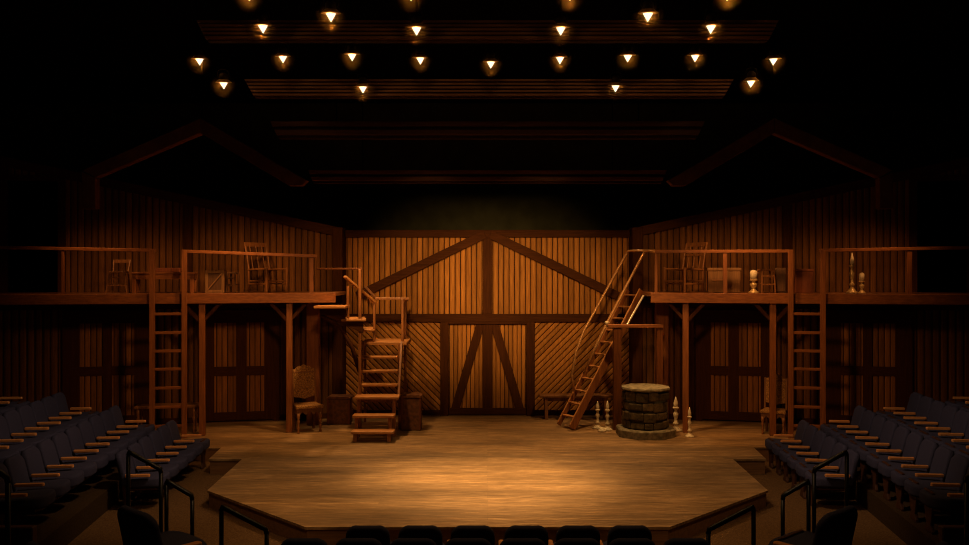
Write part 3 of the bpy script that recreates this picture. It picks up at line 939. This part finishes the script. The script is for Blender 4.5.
def small_chair(label, loc, rz, w, SH, BH, mat='furn', back=True, spl=.05):
    c = thing('small_chair' if back else 'stool', label, 'chair' if back else 'stool', loc, rz)
    for x in (-1, 1):
        MB().bar((x * (w / 2 + spl), -w * .45 - spl, 0), (x * w / 2 * .9, -w * .4, SH), .03, .03, (0, 1, 0), .005).build('leg', M[mat], c)
        MB().bar((x * (w / 2 + spl * .4), w * .45, 0), (x * w / 2 * .95, w * .42, SH if not back else SH), .03, .03, (0, 1, 0), .005).build('leg', M[mat], c)
        if back: MB().bar((x * w / 2 * .95, w * .42, SH), (x * w / 2 * 1.1, w * .42 + .1, BH), .028, .028, (0, 1, 0), .005).build('back_post', M[mat], c)
        MB().bar((x * (w / 2 + spl * .5), -w * .42, SH * .4), (x * (w / 2 + spl * .2), w * .42, SH * .4), .02, .02, (0, 0, 1), .003).build('rung', M[mat], c)
    for f in (.36, .72):
        e = spl * (1 - f)
        MB().bar((-(w / 2 * .95 + e), -w * .43 - e, SH * f), (w / 2 * .95 + e, -w * .43 - e, SH * f), .022, .028, (0, 0, 1), .004).build('rung', M[mat], c)
    MB().box(-w / 2, w / 2, -w * .45, w * .47, SH - .03, SH + .012, .01).build('seat', M[mat], c)
    if back:
        MB().bar((-w / 2 * 1.08, w * .42 + .095, BH - .03), (w / 2 * 1.08, w * .42 + .095, BH - .03), .022, .07, (0, 0, 1), .005).build('back_rail', M[mat], c)
    return c


def mz_spot(px, off=-.55):      # a point on the walkway seen at this column
    s = -1 if px < CX else 1; a = mez_a(px); return Vector((s * mez_a(px) * (md(a) - off) / md(a), md(a) - off, ZD))


small_chair('small wooden chair with low back at the far left of the left balcony', mz_spot(119, -.42), math.radians(8), .30, .44, .68, spl=.05)
small_chair('little open framed wooden stool on the right balcony beside a candle holder', mz_spot(766, -.4), math.radians(4), .27, .48, .5, back=False, spl=.01)
small_chair('small dark stool on the left balcony between crate and armchair', mz_spot(233, -.5), math.radians(-10), .18, .42, .5, 'darkfurn', back=False, spl=.01)
# table behind the left ladder on the balcony
p = mz_spot(165, -.55)
t = thing('table', 'long low wooden table on the left balcony behind the ladder top', 'table', p, mang)
w = 60 * 17.6 / F / 2; zt = zat(272, p.y) - ZD
MB().box(-w, w, -.24, .24, zt - .04, zt, .008).build('tabletop', M['brown_h'], t)
MB().box(-w + .02, w - .02, -.22, .22, zt - .15, zt - .04, .004).build('apron', M['brown_h'], t)
for x in (-1, 1):
    for y in (-1, 1):
        MB().box(x * (w - .06) - .04, x * (w - .06) + .04, y * .18 - .04, y * .18 + .04, 0, zt - .041, .005).build('leg', M['brown_v'], t)
t = MB().box(-.29, .29, -.12, .12, 0, .085, .01).build('wooden_case', M['red'], None, p + Vector((.03, 0, zt)))
t.rotation_euler = (0, 0, mang); tag(t, 'flat dark wooden case lying on the balcony table', 'case')
# crate with diagonal brace
p = mz_spot(216.3, -.45)
t = thing('crate', 'square wooden crate with diagonal brace on the left balcony', 'crate', p, math.radians(8))
h = zat(270.4, p.y) - ZD; w = 18.5 * p.y / F / 2
MB().box(-w + .01, w - .01, -w + .02, w - .02, .01, h - .01).build('crate_panel', M['darkfurn'], t)
for (x0, x1, z0, z1) in ((-w, w, 0, .06), (-w, w, h - .06, h), (-w, -w + .06, .06, h - .06), (w - .06, w, .06, h - .06)):
    MB().box(x0, x1, -w, -w + .03, z0, z1, .004, 1).build('frame_slat', M['crate'], t)
MB().bar((-w + .05, -w + .012, .06), (w - .05, -w + .012, h - .06), .02, .05, (0, 1, 0)).build('diagonal_slat', M['crate'], t)
# chest on the right balcony
p = mz_spot(723.5, -.75)
t = thing('chest', 'brown chest with flat lid on the right balcony beside the armchair', 'chest', p, -mang)
w = 33 * p.y / F / 2; h = zat(267.8, p.y) - ZD
MB().box(-w + .02, w - .02, -.2, .2, 0, h - .07, .012).build('body', M['crate'], t)
MB().box(-w, w, -.215, .215, h - .068, h, .015).build('lid', M['crate'], t)
m = MB(); m.box(-w + .10, -w + .36, -.225, -.201, h * .5 - .012, h * .5 + .012, .004); m.build('handle_bar', M['tread'], t)
# dark cabinet and reddish box
p = mz_spot(779.5, -.55); w = .11; h = zat(268, p.y) - ZD
t = thing('cabinet', 'narrow dark cabinet on the right balcony just behind the ladder stile', 'cabinet', p, -mang)
MB().box(-w, w, -.14, .14, 0, h, .008).build('body', M['darkfurn'], t)
MB().box(-w + .02, w - .02, -.155, -.141, .03, h - .03, .004, 1).build('door', M['darkfurn'], t)
p = mz_spot(803, -.5); w = 17 * p.y / F / 2; h = zat(269, p.y) - ZD
t = thing('wooden_box', 'plain reddish wooden box on the right balcony behind the ladder gap', 'box', p, -mang)
MB().box(-w, w, -.18, .18, 0, h - .05, .01).build('body', M['red'], t)
MB().box(-w - .008, w + .008, -.188, .188, h - .049, h, .008).build('lid', M['red'], t)
# table under the left balcony behind the ladder
t = thing('side_table', 'dark side table with turned legs under the left balcony behind the ladder', 'table', (xat(168, 17.5), 17.48, 0), mang)
zt = zat(406, 17.3); w = .62
MB().box(-w, w, -.2, .2, zt - .05, zt, .008).build('tabletop', M['furn'], t)
for x in (-1, 1):
    for y in (-1, 1):
        m = MB(); turned_leg(m, x * (w - .08), y * .14, zt - .05, .032); m.build('leg', M['furn'], t)
# balcony candlesticks
def cspot(px, off): p = mz_spot(px, off); return p


p = cspot(753.6, -.15); stick(p, zat(270, p.y) - ZD, 'thick pillar candle on a turned holder on the right balcony beside the stool', .95, True, 'brass')
p = cspot(852, -.2); stick(p, zat(252.4, p.y) - ZD, 'tallest turned brass candlestick at the far end of the right balcony', .95, False, 'brass')
p = cspot(861.8, -.2); stick(p, zat(272.5, p.y) - ZD, 'short stout pillar candle beside the tallest candlestick on the right balcony', .68, True, 'brass')

# ------------------------------------------------------------------ roof timbers
def slatted(x0, x1, y0, y1, d, n, label, cut):
    za, zb = zat(y0, d), zat(y1, d); t = thing('ceiling_beam', label, 'beam', (0, d, 0), 0, 'overhead ceiling beams')
    L0, L1 = xat(x0, d), xat(x1, d); c = cut * d / F
    hh = (za - zb) / n
    m = MB()
    for i in range(n):
        f0, f1 = i / n, (i + .62) / n
        zt, zl = za - (za - zb) * f0, za - (za - zb) * f1
        m.prism([(L0 + c * f0, zt), (L1 - c * f0, zt), (L1 - c * f1, zl), (L0 + c * f1, zl)], 'y', 0, .10, bev=.004, seg=1)
    m.build('slats', M['slat'], t)
    m = MB(); m.prism([(L0, za), (L1, za), (L1 - c, zb), (L0 + c, zb)], 'y', .06, .16); m.build('backing', M['groove'], t)
    for x in (L0 * .7, L1 * .7):
        MB().tube([(x, .12, za - .02), (x, .12, 7.6)], .012, 6).build('hanger_rod', M['black'], t)


slatted(196, 779, 20, 40, 10.75, 5, 'widest slatted wooden ceiling beam, nearest the top', 10)
slatted(244, 734, 79, 97, 12.75, 5, 'slatted wooden ceiling beam, second from the top', 10)
slatted(270, 705, 121, 138, 14.1, 2, 'plain wooden ceiling beam, third from the top', 8)
slatted(308, 667, 170, 183, 17.4, 2, 'lowest and shortest wooden ceiling beam above the barn wall', 5)
for s, nm in ((-1, 'left'), (1, 'right')):
    t = thing('roof_truss', 'dark peaked roof rafter pair above the %s balcony' % nm, 'rafter', (0, 16.0, 0), 0, 'peaked roof rafters')
    D = 16.0
    def q(px, py): v = at(px, py, D); return (v.x if s < 0 else -v.x, v.z)
    MB().prism([q(84, 171), q(202, 119), q(202, 134), q(98, 178)], 'y', -.1, .1, bev=.01, seg=1).build('rafter', M['rafter'], t)
    MB().prism([q(202.3, 119), q(308, 181), q(303, 186), q(290, 186), q(202.3, 134)], 'y', -.1, .1, bev=.01, seg=1).build('rafter', M['rafter'], t)
    MB().prism([q(84, 172), q(97.6, 178.6), q(97.6, 209), q(84, 209)], 'y', -.09, .09, bev=.01, seg=1).build('drop_post', M['rafter'], t)
    x, z = q(202, 119); MB().tube([(x, 0, z - .05), (x, 0, 7.6)], .012, 6).build('hanger_rod', M['black'], t)

# ------------------------------------------------------------------ stage lamps
LW = (1.0, .56, .20)
LAMPS = [  # px, top y, bottom y, depth, label
    (330.8, 12.5, 21.5, 9.6, 'big lit lamp at the top left, higher than the slatted beam'), (648, 12.3, 21.6, 9.6, 'big lit lamp at the top right, higher than the slatted beam'),
    (262.8, 24.5, 33, 10.3, 'leftmost lit lamp in front of the widest slatted beam'), (416.5, 26.6, 34.6, 10.3, 'second lit lamp from left in front of the widest slatted beam'),
    (560.8, 26.6, 34.6, 10.3, 'third lit lamp from left in front of the widest slatted beam'), (711, 24.8, 34, 10.3, 'rightmost lit lamp in front of the widest slatted beam'),
    (199.4, 58, 65.8, 12.2, 'leftmost lit lamp of the long middle line'), (282.8, 55.6, 63.4, 12.2, 'second lit lamp from left in the long middle line'),
    (352, 53.4, 62, 11.8, 'third lit lamp from left in the long middle line'), (420.3, 57, 64.6, 12.2, 'fourth lit lamp from left in the long middle line'),
    (490.8, 61, 68.4, 12.2, 'centre lit lamp, slightly lowest of the long middle line'), (560, 56.6, 64, 12.2, 'fourth lit lamp from right in the long middle line'),
    (627.8, 54.5, 63, 11.8, 'third lit lamp from right in the long middle line'), (695.2, 54.6, 62.8, 12.2, 'second lit lamp from right in the long middle line'),
    (773.5, 58, 66, 12.2, 'rightmost lit lamp of the long middle line'),
    (223.6, 81.8, 89.6, 12.4, 'low lit lamp at far left beside the end of the second beam'), (362.8, 86, 94, 12.4, 'low lit lamp left of centre in front of the second beam'),
    (615.6, 84.8, 93, 12.4, 'low lit lamp right of centre in front of the second beam'), (751, 80.2, 87.6, 12.4, 'low lit lamp at far right beside the end of the second beam'),
    (249, -8.9, .5, 9.3, 'lamp cut off by the top edge, far left'), (411, -8.9, .5, 9.3, 'lamp cut off by the top edge, left of centre'),
    (570, -8.9, .5, 9.3, 'lamp cut off by the top edge, right of centre'), (727.5, -8.9, .5, 9.3, 'lamp cut off by the top edge, far right'),
]


def lamp_proto():
    t = thing('stage_lamp', 'x', 'lamp', (0, 0, 0), 0, 'lit lamps under the ceiling')
    R, h = .065, .104
    MB().lathe([(.004, -h), (R, 0), (R, .004)], 20).build('glowing_cone', M['lamp'], t)
    MB().lathe([(.112, -.012), (.115, -.006), (.066, .034), (.05, .034), (.062, .024)], 24).build('reflector', M['dish'], t)
    hz = MB(); bmesh.ops.create_icosphere(hz.bm, subdivisions=3, radius=.2); hz.build('added_halo', M['halo'], t, (0, -.02, -.045), True)  # scatter sphere added to give the lamp a halo
    MB().lathe([(.062, .03), (.062, .10), (.03, .13)], 16).build('housing', M['lamphouse'], t)
    for s in (-1, 1):
        pass
    MB().tube([(-.062, 0, .06), (-.085, 0, .08), (-.07, 0, .16), (0, 0, .18), (.07, 0, .16), (.085, 0, .08), (.062, 0, .06)], .006, 6).build('yoke', M['lamphouse'], t)
    MB().tube([(0, 0, .13), (0, 0, .9)], .008, 6).build('hanger', M['black'], t)
    return t


lp0 = None
for i, (px, ya, yb, d, lab) in enumerate(LAMPS):
    p = at(px, ya, d)
    if lp0 is None: lp0 = lamp_proto(); lp0.location = p; lp0['label'] = lab; lp0.rotation_euler = (math.radians(9), 0, 0); o = lp0
    else:
        o = dup(lp0, p, 0, lab); o.rotation_euler = (math.radians(9), 0, 0)
    ld = bpy.data.lights.new('lamp_light', 'SPOT'); ld.energy = 14; ld.color = LW; ld.spot_size = math.radians(100); ld.spot_blend = .6; ld.shadow_soft_size = .05
    lo = bpy.data.objects.new('lamp_light', ld); COL.objects.link(lo); lo.location = p + Vector((0, 0, -.12)); lo.rotation_euler = (0, 0, 0)
    gd = bpy.data.lights.new('lamp_bulb', 'POINT'); gd.energy = 1.9; gd.color = (1, .55, .17); gd.shadow_soft_size = .01
    go = bpy.data.objects.new('lamp_bulb', gd); COL.objects.link(go); go.location = p + Vector((0, -.085, -.045))


def spot(loc, target, energy, size, blend, col, soft=.25):  # added spots hanging in the air without fixtures, to light the set
    d = bpy.data.lights.new('added_spot', 'SPOT'); d.energy = energy; d.color = col; d.spot_size = math.radians(size); d.spot_blend = blend; d.shadow_soft_size = soft
    o = bpy.data.objects.new('added_spot', d); COL.objects.link(o); o.location = loc
    o.rotation_euler = (Vector(target) - Vector(loc)).to_track_quat('-Z', 'Y').to_euler(); return o


spot((-1.6, 12.4, 4.9), (-1.0, 19.4, 3.0), 1250, 39, 1.0, (1, .58, .20))      # barn wall wash
spot((1.6, 12.4, 4.9), (1.0, 19.4, 3.0), 1250, 39, 1.0, (1, .58, .20))
spot((0, 12.4, 5.55), (0, 12.9, 0), 950, 88, 1.0, (1, .66, .33))
spot((0, 12.6, 5.5), (0, 13.4, 0), 2100, 50, 1.0, (1, .70, .38))         # pool on the thrust stage
spot((-2.6, 16.4, 4.95), (-2.7, 17.5, 0), 430, 80, 1.0, (1, .60, .24), .12)    # top light on the stairs
spot((2.6, 16.4, 4.95), (2.7, 17.5, 0), 430, 80, 1.0, (1, .60, .24), .12)
spot((-4.9, 16.3, 5.0), (-5.2, 17.9, 2.2), 190, 105, 1.0, (1, .50, .17), .12)
spot((4.9, 16.3, 5.0), (5.2, 17.9, 2.2), 190, 105, 1.0, (1, .50, .17), .12)
spot((-7.6, 16.15, 4.9), (-7.8, 17.6, 2.2), 80, 105, 1.0, (1, .46, .15), .12)
spot((7.6, 16.15, 4.9), (7.8, 17.6, 2.2), 80, 105, 1.0, (1, .46, .15), .12)
spot((-1.2, 11.2, 6.1), (-6.3, 13.4, .3), 620, 46, 1.0, (1, .70, .45))        # glow over the side seats
spot((1.2, 11.2, 6.1), (6.3, 13.4, .3), 620, 46, 1.0, (1, .70, .45))

for q in (-1, 1):
    spot((q * 2.3, 19.0, 5.8), (q * 2.3, 17.2, 1.0), 420, 62, 1.0, (1, .62, .27), .1)     # back light skimming treads and rails
    spot((q * 2.2, 11.6, 4.9), (q * 6.2, 18.5, 1.3), 480, 50, 1.0, (1, .48, .16))      # low fill reaching under the balconies
    spot((q * 3.0, 16.6, 4.9), (q * 3.75, 19.3, 3.3), 75, 58, 1.0, (1, .52, .17), .12)
    spot((q * 2.4, 8.3, 4.6), (q * 3.3, 12.0, -.15), 210, 44, 1.0, (1, .60, .30))         # faint front fill on the stage skirt
w = bpy.data.worlds.new('World'); S.world = w; w.use_nodes = True
w.node_tree.nodes['Background'].inputs[0].default_value = (1, .7, .45, 1)
w.node_tree.nodes['Background'].inputs[1].default_value = .012

cam = bpy.data.cameras.new('Camera'); co = bpy.data.objects.new('Camera', cam); COL.objects.link(co)
co.location = (0, 0, H); co.rotation_euler = (PI / 2, 0, 0)
cam.sensor_width = 36; cam.lens = F / 969 * 36; cam.shift_x = -(CX - 484.5) / 969; cam.clip_end = 100
S.camera = co
S.view_settings.view_transform = 'Standard'
S.view_settings.look = 'None'
S.cycles.filter_width = 1.1
S.view_settings.exposure = .13
S.view_settings.gamma = .93
